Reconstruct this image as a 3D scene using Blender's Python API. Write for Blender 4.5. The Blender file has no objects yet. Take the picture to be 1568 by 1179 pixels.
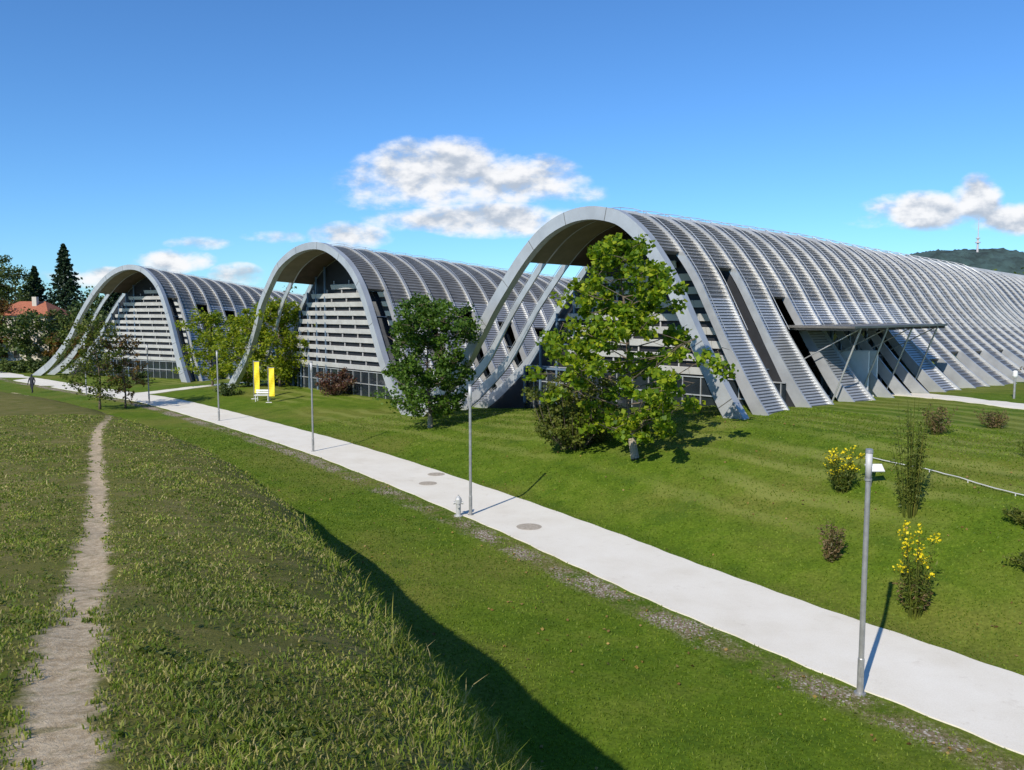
import bpy, math, random
import numpy as np
from mathutils import Vector, Matrix
random.seed(3); rng=np.random.default_rng(5)
scene=bpy.context.scene
# ------------------------------------------------------------------ view / world
scene.view_settings.view_transform='Standard'; scene.view_settings.look='None'
scene.view_settings.exposure=0
cam_d=bpy.data.cameras.new("camera"); cam=bpy.data.objects.new("camera",cam_d)
scene.collection.objects.link(cam); scene.camera=cam
cam_d.sensor_width=36; cam_d.lens=28.7; cam_d.clip_end=20000; cam_d.clip_start=.1
cam.rotation_euler=(math.radians(90-5.1),0,0)
SUN_EL=math.radians(36); SD=Vector((.50,.866,0)).normalized()
sun_dir=Vector((SD.x*math.cos(SUN_EL),SD.y*math.cos(SUN_EL),-math.sin(SUN_EL)))
sl=bpy.data.lights.new("sun","SUN"); sl.energy=5.0; sl.angle=math.radians(.5); sl.color=(1,.94,.84)
so=bpy.data.objects.new("sun",sl); scene.collection.objects.link(so)
so.rotation_euler=sun_dir.to_track_quat('-Z','Y').to_euler()

# node helpers
class NT:
    def __init__(s,tree): s.t=tree; s.n=tree.nodes; s.l=tree.links
    def new(s,typ,**kw):
        n=s.n.new(typ)
        for k,v in kw.items(): setattr(n,k,v)
        return n
    def link(s,a,b): s.l.new(a,b)
    def val(s,inp,v):
        if isinstance(v,bpy.types.NodeSocket): s.l.new(v,inp)
        else: inp.default_value=v
    def math(s,op,a,b=None,c=None,clamp=False):
        n=s.n.new('ShaderNodeMath'); n.operation=op; n.use_clamp=clamp
        s.val(n.inputs[0],a)
        if b is not None: s.val(n.inputs[1],b)
        if c is not None: s.val(n.inputs[2],c)
        return n.outputs[0]
    def mix(s,f,a,b,bt='MIX'):
        n=s.n.new('ShaderNodeMix'); n.data_type='RGBA'; n.blend_type=bt
        s.val(n.inputs[0],f)
        for i,v in ((6,a),(7,b)):
            if isinstance(v,bpy.types.NodeSocket): s.l.new(v,n.inputs[i])
            else: n.inputs[i].default_value=(*v,1) if len(v)==3 else v
        return n.outputs[2]
    def noise(s,vec,scale,detail=4,rough=.55):
        n=s.n.new('ShaderNodeTexNoise'); n.inputs['Scale'].default_value=scale
        n.inputs['Detail'].default_value=detail; n.inputs['Roughness'].default_value=rough
        if vec is not None: s.l.new(vec,n.inputs['Vector'])
        return n.outputs['Fac']
    def ss(s,v,a,b):
        n=s.n.new('ShaderNodeMapRange'); n.interpolation_type='SMOOTHSTEP'
        s.val(n.inputs[0],v); n.inputs[1].default_value=a; n.inputs[2].default_value=b
        return n.outputs[0]
    def ramp(s,v,stops):
        n=s.n.new('ShaderNodeValToRGB'); e=n.color_ramp.elements
        while len(e)<len(stops): e.new(.5)
        for el,(p,c) in zip(e,stops): el.position=p; el.color=(*c,1)
        s.val(n.inputs[0],v); return n.outputs[0]

world=bpy.data.worlds.new("World"); scene.world=world; world.use_nodes=True
w=NT(world.node_tree); world.node_tree.nodes.clear()
sky=w.new('ShaderNodeTexSky'); sky.sky_type='NISHITA'; sky.sun_disc=False
sky.sun_elevation=SUN_EL; sky.sun_rotation=math.atan2(-SD.x,-SD.y)
sky.altitude=500; sky.air_density=1.0; sky.dust_density=.2; sky.ozone_density=2.0
skc=w.mix(1.0,sky.outputs[0],(.55,.97,1.42),'MULTIPLY')
tc=w.new('ShaderNodeTexCoord'); sep=w.new('ShaderNodeSeparateXYZ'); w.link(tc.outputs['Generated'],sep.inputs[0])
ysafe=w.math('MAXIMUM',sep.outputs[1],.05)
U=w.math('DIVIDE',sep.outputs[0],ysafe); V=w.math('DIVIDE',sep.outputs[2],ysafe)
blobs=[(-.085,.168,.090,.036,1.0),(.0,.158,.080,.028,.9),(-.16,.148,.06,.026,.6),(-.02,.112,.085,.020,.95),(-.11,.110,.07,.013,.7),(-.195,.092,.045,.016,.85),(.075,.142,.05,.012,.4),
       (-.41,.062,.045,.013,.8),(-.38,.083,.04,.008,.6),(-.335,.045,.03,.014,.8),(-.29,.09,.04,.008,.55),(-.51,.042,.06,.012,.7),
       (.50,.122,.070,.021,.9),(.560,.133,.03,.028,1.0),(.61,.112,.06,.018,.95),(.45,.112,.05,.011,.55),(.9,.1,.08,.02,.9),(-1.0,.12,.1,.03,.9)]
acc=None
for (a,b,ra,rb,s) in blobs:
    dx=w.math('MULTIPLY_ADD',U,1/ra,-a/ra); dy=w.math('MULTIPLY_ADD',V,1/rb,-b/rb)
    r2=w.math('MULTIPLY_ADD',dx,dx,w.math('MULTIPLY',dy,dy))
    g=w.math('MULTIPLY_ADD',r2,-.5*s,s)
    acc=g if acc is None else w.math('MAXIMUM',acc,g)
acc=w.math('MAXIMUM',acc,0.0)
cv=w.new('ShaderNodeCombineXYZ'); w.link(U,cv.inputs[0]); w.link(w.math('MULTIPLY',V,1.7),cv.inputs[1])
n1=w.noise(cv.outputs[0],17,7,.57)
cv2=w.new('ShaderNodeCombineXYZ'); w.link(w.math('ADD',U,-.004),cv2.inputs[0]); w.link(w.math('MULTIPLY_ADD',V,1.7,.020),cv2.inputs[1])
n2=w.noise(cv2.outputs[0],17,5,.5)
d0=w.math('MULTIPLY_ADD',w.math('SUBTRACT',n1,.5),2.1,acc)
d0=w.math('MULTIPLY',d0,w.math('MULTIPLY',w.ss(acc,.0,.35),w.math('GREATER_THAN',sep.outputs[1],.1)))
alpha=w.ss(d0,.12,.85)
shade=w.ss(w.math('MULTIPLY_ADD',w.math('SUBTRACT',n2,n1),3.2,w.math('MULTIPLY',d0,.32)),-.10,.70)
ccol=w.mix(shade,(8.9,8.9,9.0),(4.4,5.0,5.9))
bgc=w.mix(w.math('MULTIPLY',alpha,.97),skc,ccol)
bg=w.new('ShaderNodeBackground'); bg.inputs[1].default_value=.11
w.link(bgc,bg.inputs[0]); wo=w.new('ShaderNodeOutputWorld'); w.link(bg.outputs[0],wo.inputs[0])

# ------------------------------------------------------------------ materials
def mat_new(name):
    m=bpy.data.materials.new(name); m.use_nodes=True; m.node_tree.nodes.clear()
    t=NT(m.node_tree); o=t.new('ShaderNodeOutputMaterial'); return m,t,o
def mat(name,col,rough=.6,metal=0,var=.12,scale=1.5,bump=0,spec=.5):
    m,t,o=mat_new(name); b=t.new('ShaderNodeBsdfPrincipled')
    g=t.new('ShaderNodeNewGeometry')
    n=t.noise(g.outputs['Position'],scale,5,.6)
    lo=tuple(c*(1-var) for c in col); hi=tuple(min(1,c*(1+var)) for c in col)
    c=t.mix(t.ss(n,.3,.7),lo,hi); t.link(c,b.inputs['Base Color'])
    b.inputs['Roughness'].default_value=rough; b.inputs['Metallic'].default_value=metal
    b.inputs['Specular IOR Level'].default_value=spec
    if bump:
        n2=t.noise(g.outputs['Position'],scale*12,5,.6)
        bp=t.new('ShaderNodeBump'); bp.inputs['Strength'].default_value=bump; bp.inputs['Distance'].default_value=.02
        t.link(n2,bp.inputs['Height']); t.link(bp.outputs[0],b.inputs['Normal'])
    t.link(b.outputs[0],o.inputs[0]); return m
def leafmat(name,cols,transl=.35,rough=.55,patch=None,lo=.72,hi=1.15):
    m,t,o=mat_new(name); g=t.new('ShaderNodeNewGeometry')
    r=g.outputs['Random Per Island']
    stops=[(i/max(1,len(cols)-1),c) for i,c in enumerate(cols)]
    c=t.ramp(r,stops)
    n=t.noise(g.outputs['Position'],patch or .9,3,.6)
    c=t.mix(t.ss(n,.35,.7),t.mix(1.0,c,(lo,lo*1.03,lo),'MULTIPLY'),t.mix(1.0,c,(hi,hi*.97,hi*.9),'MULTIPLY'))
    b=t.new('ShaderNodeBsdfPrincipled'); t.link(c,b.inputs['Base Color']); b.inputs['Roughness'].default_value=rough
    b.inputs['Specular IOR Level'].default_value=.3
    tr=t.new('ShaderNodeBsdfTranslucent'); t.link(t.mix(1.0,c,(1.25,1.3,.7),'MULTIPLY'),tr.inputs[0])
    mx=t.new('ShaderNodeMixShader'); mx.inputs[0].default_value=transl
    t.link(b.outputs[0],mx.inputs[1]); t.link(tr.outputs[0],mx.inputs[2]); t.link(mx.outputs[0],o.inputs[0]); return m

M_arch=mat("arch_panel",(.43,.445,.45),.38,.3,.10,.6)
M_rib=mat("rib_metal",(.50,.51,.51),.34,.45,.12,.8)
M_roof=mat("roof_sheet",(.15,.142,.128),.42,.35,.25,.3)
M_batten=mat("roof_batten",(.29,.28,.255),.36,.4,.25,.35)
M_legpan=mat("leg_corrugated",(.42,.425,.43),.36,.35,.1,.7)
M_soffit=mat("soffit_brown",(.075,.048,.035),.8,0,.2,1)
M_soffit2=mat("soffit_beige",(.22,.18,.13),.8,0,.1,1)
M_slat=mat("louvre_slat",(.54,.53,.51),.5,0,.10,.8)
M_dark=mat("dark_interior",(.018,.019,.022),.6,0,.2,1)
M_glass=mat("dark_glass",(.018,.024,.03),.06,0,.2,1,spec=.8)
M_blue=mat("blue_steel",(.15,.21,.28),.4,.2,.1,1)
M_white=mat("white_paint",(.72,.72,.70),.5,0,.05,2)
M_pole=mat("galvanised_pole",(.34,.34,.33),.45,.4,.14,5)
M_iron=mat("manhole_iron",(.42,.36,.28),.8,.1,.2,8)
M_bark=mat("bark",(.15,.115,.08),.9,0,.3,9,.6)
M_yellow=mat("yellow_fabric",(.85,.66,.02),.6,0,.05,3)
M_red=mat("roof_tile",(.36,.12,.06),.8,0,.2,3)
M_plaster=mat("plaster",(.55,.5,.42),.9,0,.08,1)
M_cloth=mat("dark_cloth",(.02,.022,.03),.9,0,.2,6)
m,t,o=mat_new("path_concrete"); g=t.new('ShaderNodeNewGeometry'); P=g.outputs['Position']
c=t.ramp(t.noise(P,.5,6,.65),[(.3,(.74,.68,.57)),(.5,(.80,.745,.64)),(.7,(.84,.79,.69))])
c=t.mix(t.ss(t.noise(P,26,4,.8),.30,.75),t.mix(1.0,c,(.88,.87,.84),'MULTIPLY'),c)
c=t.mix(t.math('MULTIPLY',t.ss(t.noise(P,1.7,7,.7),.58,.72),.35),c,(.50,.43,.33))
b=t.new('ShaderNodeBsdfPrincipled'); b.inputs['Roughness'].default_value=.92; t.link(c,b.inputs['Base Color'])
bp=t.new('ShaderNodeBump'); bp.inputs['Strength'].default_value=.25; bp.inputs['Distance'].default_value=.01
t.link(t.noise(P,40,4,.7),bp.inputs['Height']); t.link(bp.outputs[0],b.inputs['Normal']); t.link(b.outputs[0],o.inputs[0]); M_conc=m

# ------------------------------------------------------------------ mesh helpers
def mk(name,verts,faces,material,parent=None,smooth=False,loc=None):
    me=bpy.data.meshes.new(name)
    verts=np.asarray(verts,dtype=np.float32).reshape(-1,3)
    if isinstance(faces,np.ndarray):
        nv,nf,k=len(verts),len(faces),faces.shape[1]
        me.vertices.add(nv); me.vertices.foreach_set('co',verts.ravel())
        me.loops.add(nf*k); me.loops.foreach_set('vertex_index',faces.astype(np.int32).ravel())
        me.polygons.add(nf); me.polygons.foreach_set('loop_start',np.arange(0,nf*k,k,dtype=np.int32))
        me.polygons.foreach_set('loop_total',np.full(nf,k,dtype=np.int32))
        me.update(calc_edges=True)
    else:
        me.from_pydata(verts.tolist(),[],faces); me.update()
    if smooth: me.polygons.foreach_set('use_smooth',[True]*len(me.polygons))
    me.materials.append(material)
    o=bpy.data.objects.new(name,me); scene.collection.objects.link(o)
    if parent: o.parent=parent
    return o
def empty(name,loc=(0,0,0)):
    e=bpy.data.objects.new(name,None); e.empty_display_size=.5; scene.collection.objects.link(e); return e
class MB:
    def __init__(s): s.v=[]; s.f=[]
    def quad(s,a,b,c,d):
        n=len(s.v); s.v+=[tuple(a),tuple(b),tuple(c),tuple(d)]; s.f.append((n,n+1,n+2,n+3))
    def hexa(s,p):
        n=len(s.v); s.v+=[tuple(q) for q in p]
        for f in ((3,2,1,0),(4,5,6,7),(0,1,5,4),(1,2,6,5),(2,3,7,6),(3,0,4,7)): s.f.append(tuple(n+i for i in f))
    def box(s,c,ax,ay,az,hx,hy,hz):
        c=Vector(c);ax=Vector(ax)*hx;ay=Vector(ay)*hy;az=Vector(az)*hz
        s.hexa([c-ax-ay-az,c+ax-ay-az,c+ax+ay-az,c-ax+ay-az,c-ax-ay+az,c+ax-ay+az,c+ax+ay+az,c-ax+ay+az])
    def tube(s,pts,rad,k=8,cap=True):
        pts=[Vector(p) for p in pts]; rings=[]
        for i,p in enumerate(pts):
            d=(pts[min(i+1,len(pts)-1)]-pts[max(i-1,0)])
            if d.length<1e-6: d=Vector((0,0,1))
            d.normalize()
            a=(Vector((1,0,0))-d*d.x) if abs(d.x)<.9 else (Vector((0,1,0))-d*d.y)
            a.normalize(); b=d.cross(a); n=len(s.v); r=rad[i] if hasattr(rad,'__len__') else rad
            for j in range(k):
                an=2*math.pi*j/k; s.v.append(tuple(p+a*math.cos(an)*r+b*math.sin(an)*r))
            rings.append(n)
        for n0,n1 in zip(rings[:-1],rings[1:]):
            for j in range(k): s.f.append((n0+j,n0+(j+1)%k,n1+(j+1)%k,n1+j))
        if cap:
            s.f.append(tuple(rings[0]+j for j in range(k))[::-1]); s.f.append(tuple(rings[-1]+j for j in range(k)))
    def obj(s,name,m,parent=None,smooth=False): return mk(name,s.v,s.f,m,parent,smooth)

# ------------------------------------------------------------------ terrain
C=np.array([(60,-55),(30,-8),(17,11.5),(12.0,18.2),(6.3,26.6),(-.2,37.3),(-11.3,53.8),(-22.9,68.6),(-34.9,83),(-46,94.5),(-61,110.2),(-77.5,127),(-120,168),(-400,420)],float)
def catmull(P,n=10):
    out=[]; P=np.asarray(P,float)
    Q=np.vstack([2*P[0]-P[1],P,2*P[-1]-P[-2]])
    for i in range(1,len(Q)-2):
        for k in range(n):
            t=k/n
            out.append(.5*((2*Q[i])+(-Q[i-1]+Q[i+1])*t+(2*Q[i-1]-5*Q[i]+4*Q[i+1]-Q[i+2])*t*t+(-Q[i-1]+3*Q[i]-3*Q[i+1]+Q[i+2])*t**3))
    out.append(Q[-2]); return np.array(out)
CL=catmull(C)
def pdist(line,x,y):
    x=np.atleast_1d(x).astype(float);y=np.atleast_1d(y).astype(float)
    best=np.full(x.shape,1e18);sg=np.ones(x.shape)
    for a,b in zip(line[:-1],line[1:]):
        d=b-a;L=d@d
        k=np.clip(((x-a[0])*d[0]+(y-a[1])*d[1])/L,0,1)
        ex=x-a[0]-k*d[0];ey=y-a[1]-k*d[1]
        q=ex*ex+ey*ey; m=q<best
        best=np.where(m,q,best); sg=np.where(m,np.sign(d[1]*ex-d[0]*ey),sg)
    return sg*np.sqrt(best)
def tab(xp,fp,lo,hi,sm):
    xs=np.linspace(lo,hi,6000);ys=np.interp(xs,xp,fp)
    wd=int(sm/(hi-lo)*6000);k=np.hanning(2*wd+3);k/=k.sum()
    ys=np.convolve(np.pad(ys,wd+1,mode='edge'),k,'valid')
    return lambda v:np.interp(v,xs,ys)
TEC=tab([-60,-10,0,4.1,6.5,11.1,16.3,24.8,33.6,41.5,80,400],[-17.7,-17.7,-17.0,-15.8,-14.7,-13.1,-11.7,-10.2,-9.2,-8.6,-7.8,-7.5],-60,400,3)
GC=tab([-60,3,6.5,11,16,25,34,42,80,400],[.92,.92,.86,.81,.78,.71,.66,.61,.6,.6],-60,400,3)
ZT=tab([-60,-10,0,4,11,19,30,46,80,125,400],[-1.2,-1.3,-1.65,-2.1,-3.3,-4.35,-5.2,-6.0,-7.6,-9.4,-12],-60,400,4)
ZP=tab([-60,95,130,400],[-9.3,-9.3,-10,-13],-60,400,6)
A=tab([-60,-20,32,38,50,63,94,120,400],[3.3,3.4,3.5,3.1,1.8,.65,.9,0,0],-60,400,6)
R=tab([-1,.8,3,8,13,20,60],[0,0,.22,.68,.96,1.0,1.0],-1,60,.7)
TRAIL=catmull([(-1.2,-2),(-1.6,1.5),(-2.2,3.7),(-2.95,5.1),(-5.5,10.3),(-8.7,16.8),(-12.9,25.0),(-21,41),(-30.5,61.2),(-42,78),(-62,100)],8)
def sn(x,y,f,ph=0):
    return (np.sin(x*f*1.0+ph+1.7*np.sin(y*f*.7+ph))+np.sin(y*f*1.13+2.1*ph+1.3*np.sin(x*f*.9-ph))+np.sin((x+y)*f*.77+ph*3))/3
BSL=1.28
def bankh(x,y,t):
    s=-.54*x+.84*y; H=np.maximum(ZT(s)-ZP(s),.05); u=t+2-TEC(s)+.15*sn(x,y,.7,2); gc=GC(s); hc=gc*H
    top=H*(1-(1-gc)*np.exp(np.minimum(u,0)/1.6))-np.maximum(u,0)*.35
    bank=hc+.12-BSL*u
    k=.16; mn=np.minimum(top,bank)-k*np.log1p(np.exp(-np.abs(top-bank)/k))
    k=.10; h=np.maximum(mn,0)+k*np.log1p(np.exp(-np.abs(mn)/k))
    h=np.where(u>hc/BSL+.8,0,h)
    return h,u,hc/BSL
def bankc(x,y,t):
    h,u,b=bankh(x,y,t); return u-b
def height(x,y,t=None):
    x=np.atleast_1d(x).astype(float);y=np.atleast_1d(y).astype(float)
    if t is None: t=pdist(CL,x,y)
    s=-.54*x+.84*y; zp=ZP(s);tr=t-2
    z=np.where(t<0,zp+bankh(x,y,t)[0],zp+A(s)*R(np.maximum(tr,0)))
    amp=np.clip((np.abs(t)-3.2)/4,0,1)
    z=z+amp*(.05*sn(x,y,.9)+.03*sn(x,y,2.3,1.0)+.015*sn(x,y,6.1,2.0))
    return z
def H1(x,y): return float(height(x,y)[0])
xs=np.concatenate([-(60*1.22**np.arange(22,0,-1)),np.arange(-60,-24,.6),np.arange(-24,20,.2),np.arange(20,60,.6),60*1.22**np.arange(0,23)])
ys=np.concatenate([-(6*1.5**np.arange(15,0,-1)),np.arange(-6,45,.2),np.arange(45,140,.55),140*1.2**np.arange(0,21)])
X,Y=np.meshgrid(xs,ys); xf=X.ravel(); yf=Y.ravel()
tt=pdist(CL,xf,yf); trd=np.abs(pdist(TRAIL,xf,yf))
zf=height(xf,yf,tt)
zf-=.03*np.clip(1-trd/.35,0,1)
nx,ny=len(xs),len(ys)
ii=(np.arange(ny-1)[:,None]*nx+np.arange(nx-1)[None,:]).ravel()
faces=np.stack([ii,ii+1,ii+nx+1,ii+nx],1)
m,t,o=mat_new("grass_ground")
g=t.new('ShaderNodeNewGeometry'); P=g.outputs['Position']
at=t.new('ShaderNodeAttribute',attribute_name='pt'); at2=t.new('ShaderNodeAttribute',attribute_name='tr'); at3=t.new('ShaderNodeAttribute',attribute_name='bk')
n_big=t.noise(P,.12,4,.6); n_mid=t.noise(P,.9,5,.65); n_fine=t.noise(P,9,6,.75); n_vf=t.noise(P,45,4,.8)
lawn=t.ramp(n_mid,[(.25,(.072,.130,.009)),(.5,(.112,.178,.012)),(.75,(.165,.215,.026))])
lawn=t.mix(t.math('MULTIPLY',t.ss(n_big,.42,.66),.7),lawn,(.20,.20,.040))
lawn=t.mix(t.math('MULTIPLY',t.ss(t.noise(P,.33,5,.7),.56,.68),.55),lawn,(.055,.115,.010))
lawn=t.mix(t.ss(n_fine,.35,.75),t.mix(1.0,lawn,(.62,.64,.60),'MULTIPLY'),t.mix(1.0,lawn,(1.22,1.18,1.2),'MULTIPLY'))
rough_g=t.ramp(n_mid,[(.25,(.10,.13,.022)),(.5,(.17,.165,.04)),(.78,(.27,.225,.10))])
rough_g=t.mix(t.ss(n_vf,.3,.75),t.mix(1.0,rough_g,(.5,.5,.5),'MULTIPLY'),t.mix(1.0,rough_g,(1.25,1.2,1.1),'MULTIPLY'))
st=t.math('SINE',t.math('ADD',t.math('MULTIPLY',at.outputs['Fac'],3.2),t.math('MULTIPLY',n_big,13)))
stm=t.math('MULTIPLY',t.math('MULTIPLY',t.ss(st,-.3,.9),t.ss(at.outputs['Fac'],4,7)),t.math('MULTIPLY',t.ss(t.noise(P,.06,2),.40,.54),.55))
lawn=t.mix(stm,lawn,(.23,.245,.06))
col=t.mix(t.ss(at3.outputs['Fac'],-.3,.3),rough_g,lawn)
gt=t.math('ADD',at.outputs['Fac'],2.8)
gband=t.ss(t.math('ADD',t.math('ABSOLUTE',gt),t.math('MULTIPLY',t.math('SUBTRACT',n_mid,.5),2.0)),.85,.25)
gm=t.math('MULTIPLY',gband,t.ss(t.math('ADD',n_fine,t.math('MULTIPLY',t.noise(P,.45,4),1.1)),.98,1.16))
vor=t.new('ShaderNodeTexVoronoi'); vor.inputs['Scale'].default_value=11; t.link(P,vor.inputs['Vector'])
grav=t.mix(t.ss(vor.outputs['Distance'],.1,.6),(.60,.55,.48),(.22,.165,.11))
edge=t.math('MULTIPLY',gband,t.ss(n_mid,.35,.6))
col=t.mix(t.math('MULTIPLY',edge,.7),col,t.mix(t.ss(n_fine,.4,.6),(.13,.10,.05),(.27,.20,.11)))
col=t.mix(gm,col,grav)
tm=t.ss(t.math('ADD',at2.outputs['Fac'],t.math('MULTIPLY',t.math('SUBTRACT',t.noise(P,1.9,6,.7),.5),.70)),.34,.13)
dirt=t.mix(t.ss(n_fine,.35,.65),(.38,.28,.165),(.60,.475,.31))
dirt=t.mix(t.ss(t.noise(P,30,5,.7),.55,.75),dirt,(.70,.58,.41))
dirt=t.mix(t.math('MULTIPLY',t.ss(t.noise(P,3.1,5,.7),.55,.66),.7),dirt,(.20,.17,.07))
col=t.mix(tm,col,dirt)
b=t.new('ShaderNodeBsdfPrincipled'); b.inputs['Roughness'].default_value=.95; b.inputs['Specular IOR Level'].default_value=.1
t.link(col,b.inputs['Base Color'])
bp=t.new('ShaderNodeBump'); bp.inputs['Strength'].default_value=.45; bp.inputs['Distance'].default_value=.06
t.link(t.math('ADD',n_fine,t.math('MULTIPLY',n_vf,.6)),bp.inputs['Height']); t.link(bp.outputs[0],b.inputs['Normal'])
t.link(b.outputs[0],o.inputs[0]); M_ground=m
ground=mk("ground",np.stack([xf,yf,zf],1),faces,M_ground,smooth=True)
for nm,arr in (('pt',tt),('tr',trd),('bk',bankc(xf,yf,tt))):
    a=ground.data.attributes.new(nm,'FLOAT','POINT'); a.data.foreach_set('value',np.clip(arr,-300,300).astype(np.float32))

# ------------------------------------------------------------------ footpaths
def strip(name,line,hw,mat_,dz,cols=4,drop=.06):
    line=np.asarray(line,float); d=np.gradient(line,axis=0); d/=np.linalg.norm(d,axis=1)[:,None]
    nrm=np.stack([d[:,1],-d[:,0]],1); hw=np.broadcast_to(hw,(len(line),))
    V=[];F=[];k=cols+1
    rows=np.stack([line+nrm*(hw*j)[:,None] for j in np.linspace(-1,1,k)],1)
    z=height(rows[...,0].ravel(),rows[...,1].ravel()).reshape(rows.shape[:2])+dz
    n=len(line)
    for i in range(n):
        for j in range(k): V.append((rows[i,j,0],rows[i,j,1],z[i,j]))
    for i in range(n-1):
        for j in range(cols): F.append((i*k+j,i*k+j+1,(i+1)*k+j+1,(i+1)*k+j))
    base=len(V)
    for i in range(n):
        for j in (0,k-1): V.append((rows[i,j,0],rows[i,j,1],z[i,j]-drop-dz))
    for i in range(n-1):
        F.append((i*k,(i+1)*k,base+(i+1)*2,base+i*2)); F.append((i*k+k-1,base+i*2+1,base+(i+1)*2+1,(i+1)*k+k-1))
    return mk(name,V,F,mat_)
CLf=catmull(C[1:],30)
hwv=2.02+.03*np.sin(np.arange(len(CLf))*1.3)+.02*np.sin(np.arange(len(CLf))*.37)
strip("footpath",CLf,hwv,M_conc,.035,6)
terr=catmull([(27.5,60.5),(29.8,55),(31.5,50),(34.5,44.5),(40,38),(52,30)],12)
strip("terrace_path",terr,1.3,M_conc,.04,4)
br=catmull([(-44,93.5),(-41,97),(-37.5,102),(-34,108)],8)
strip("side_path",br,1.6,M_conc,.04,4)
edge_l=catmull([(15.6,35.6),(17.0,32.8),(18.3,29.2),(20.5,25.5),(24,21)],10)
er=MB(); pe=[(p[0],p[1],H1(p[0],p[1])+.10) for p in edge_l]; er.tube(pe,.022,6)
for i in range(0,len(pe),5): er.tube([(pe[i][0],pe[i][1],pe[i][2]-.3),pe[i]],.02,6)
er.obj("low_rail",M_slat)
for (x,y,r) in ((.74,34.7,.55),(-4.35,46.2,.5),(-4.57,43.7,.5)):
    mb=MB(); z=H1(x,y)+.036
    mb.tube([(x,y,z-.02),(x,y,z+.004)],[r,r],28)
    mb.tube([(x,y,z+.004),(x,y,z+.009)],[r*.82,r*.80],28)
    mb.obj("manhole_cover",M_iron)

# ------------------------------------------------------------------ museum building
museum=empty("museum_building")
A3P=[(24.5,-11.2),(20.66,-8.67),(16.95,-6.3),(13.78,-3.94),(11.77,-1.7),(10.15,.39),(8.54,2.19),(6.78,4.0),(5.11,5.37),(3.52,6.23),(1.68,6.76),(-.06,6.86),(-1.74,6.6),(-3.08,6.09),(-4.63,4.9),(-5.89,3.45),(-6.88,2.05),(-7.85,.31),(-8.8,-1.4),(-9.72,-2.88),(-10.62,-4.32),(-11.58,-5.66),(-13.3,-7.9)]
A2P=[(24.5,-11.4),(20.5,-8.4),(16.2,-5.0),(13.4,-1.6),(12.0,.9),(10,3.0),(7.6,5.0),(4.7,6.2),(2.2,6.72),(-.3,6.83),(-2.6,6.5),(-4.9,5.6),(-6.9,4.4),(-8.5,2.8),(-9.8,.8),(-11.0,-1.6),(-12.3,-4.1),(-13.8,-6.3),(-16.4,-8.6),(-19,-10.6)]
A1P=[(29,-11.5),(25.4,-9.8),(20.7,-7.4),(16,-3.8),(12.8,-.2),(9.6,2.8),(6.2,5.2),(3.0,6.5),(-.2,6.9),(-3.0,6.35),(-5.5,4.7),(-7.1,2.6),(-8.6,-.9),(-9.8,-4.6),(-11,-8),(-12,-10.4),(-12.8,-12.5)]
class Wave:
    def __init__(s,O,F,E,prof,kd,kz,N=96,flare=0):
        s.O=np.array(O);s.F=np.array(F);s.E=np.array(E); s.flare=flare
        c=catmull(prof,12); L=np.concatenate([[0],np.cumsum(np.linalg.norm(np.diff(c,axis=0),axis=1))])
        u=np.linspace(0,L[-1],N); s.L=L[-1]
        s.p=np.stack([np.interp(u,L,c[:,0]),np.interp(u,L,c[:,1])],1); s.N=N
        s.kd=kd;s.kz=kz; s.ap=int(np.argmax(s.p[:,1]))
    def prof(s,d,off=0.0):
        k=(np.interp(d,s.kd,s.kz)+7)/(s.kz[0]+7)
        q=s.p.copy()
        if s.flare:
            fl=max(0,d-6)*s.flare*(np.clip((2.5-q[:,1])/8.5,0,1.2)**1.7); q[s.ap:,0]-=fl[s.ap:]
        q[:,1]=np.where(q[:,1]>-7,-7+(q[:,1]+7)*k,q[:,1])
        T=np.gradient(q,axis=0); T/=np.linalg.norm(T,axis=1)[:,None]
        return q+np.stack([-T[:,1],T[:,0]],1)*(off if np.isscalar(off) else off[:,None])
    def w(s,t,z,d):
        return (s.O[0]+s.F[0]*t+s.E[0]*d,s.O[1]+s.F[1]*t+s.E[1]*d,z)
    def pts(s,d,off=0.0):
        q=s.prof(d,off)
        return np.stack([s.O[0]+s.F[0]*q[:,0]+s.E[0]*d,s.O[1]+s.F[1]*q[:,0]+s.E[1]*d,q[:,1]],1)
def sweep(mb,wv,d0,d1,o0,o1,j0=0,j1=None):
    j1=j1 or wv.N
    a=wv.pts(d0,o0);b=wv.pts(d1,o0);c=wv.pts(d1,o1);d=wv.pts(d0,o1)
    n=len(mb.v)
    for j in range(j0,j1): mb.v+=[tuple(a[j]),tuple(b[j]),tuple(c[j]),tuple(d[j])]
    for j in range(j1-j0-1):
        for k in range(4):
            mb.f.append((n+4*j+k,n+4*j+(k+1)%4,n+4*(j+1)+(k+1)%4,n+4*(j+1)+k))
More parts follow.
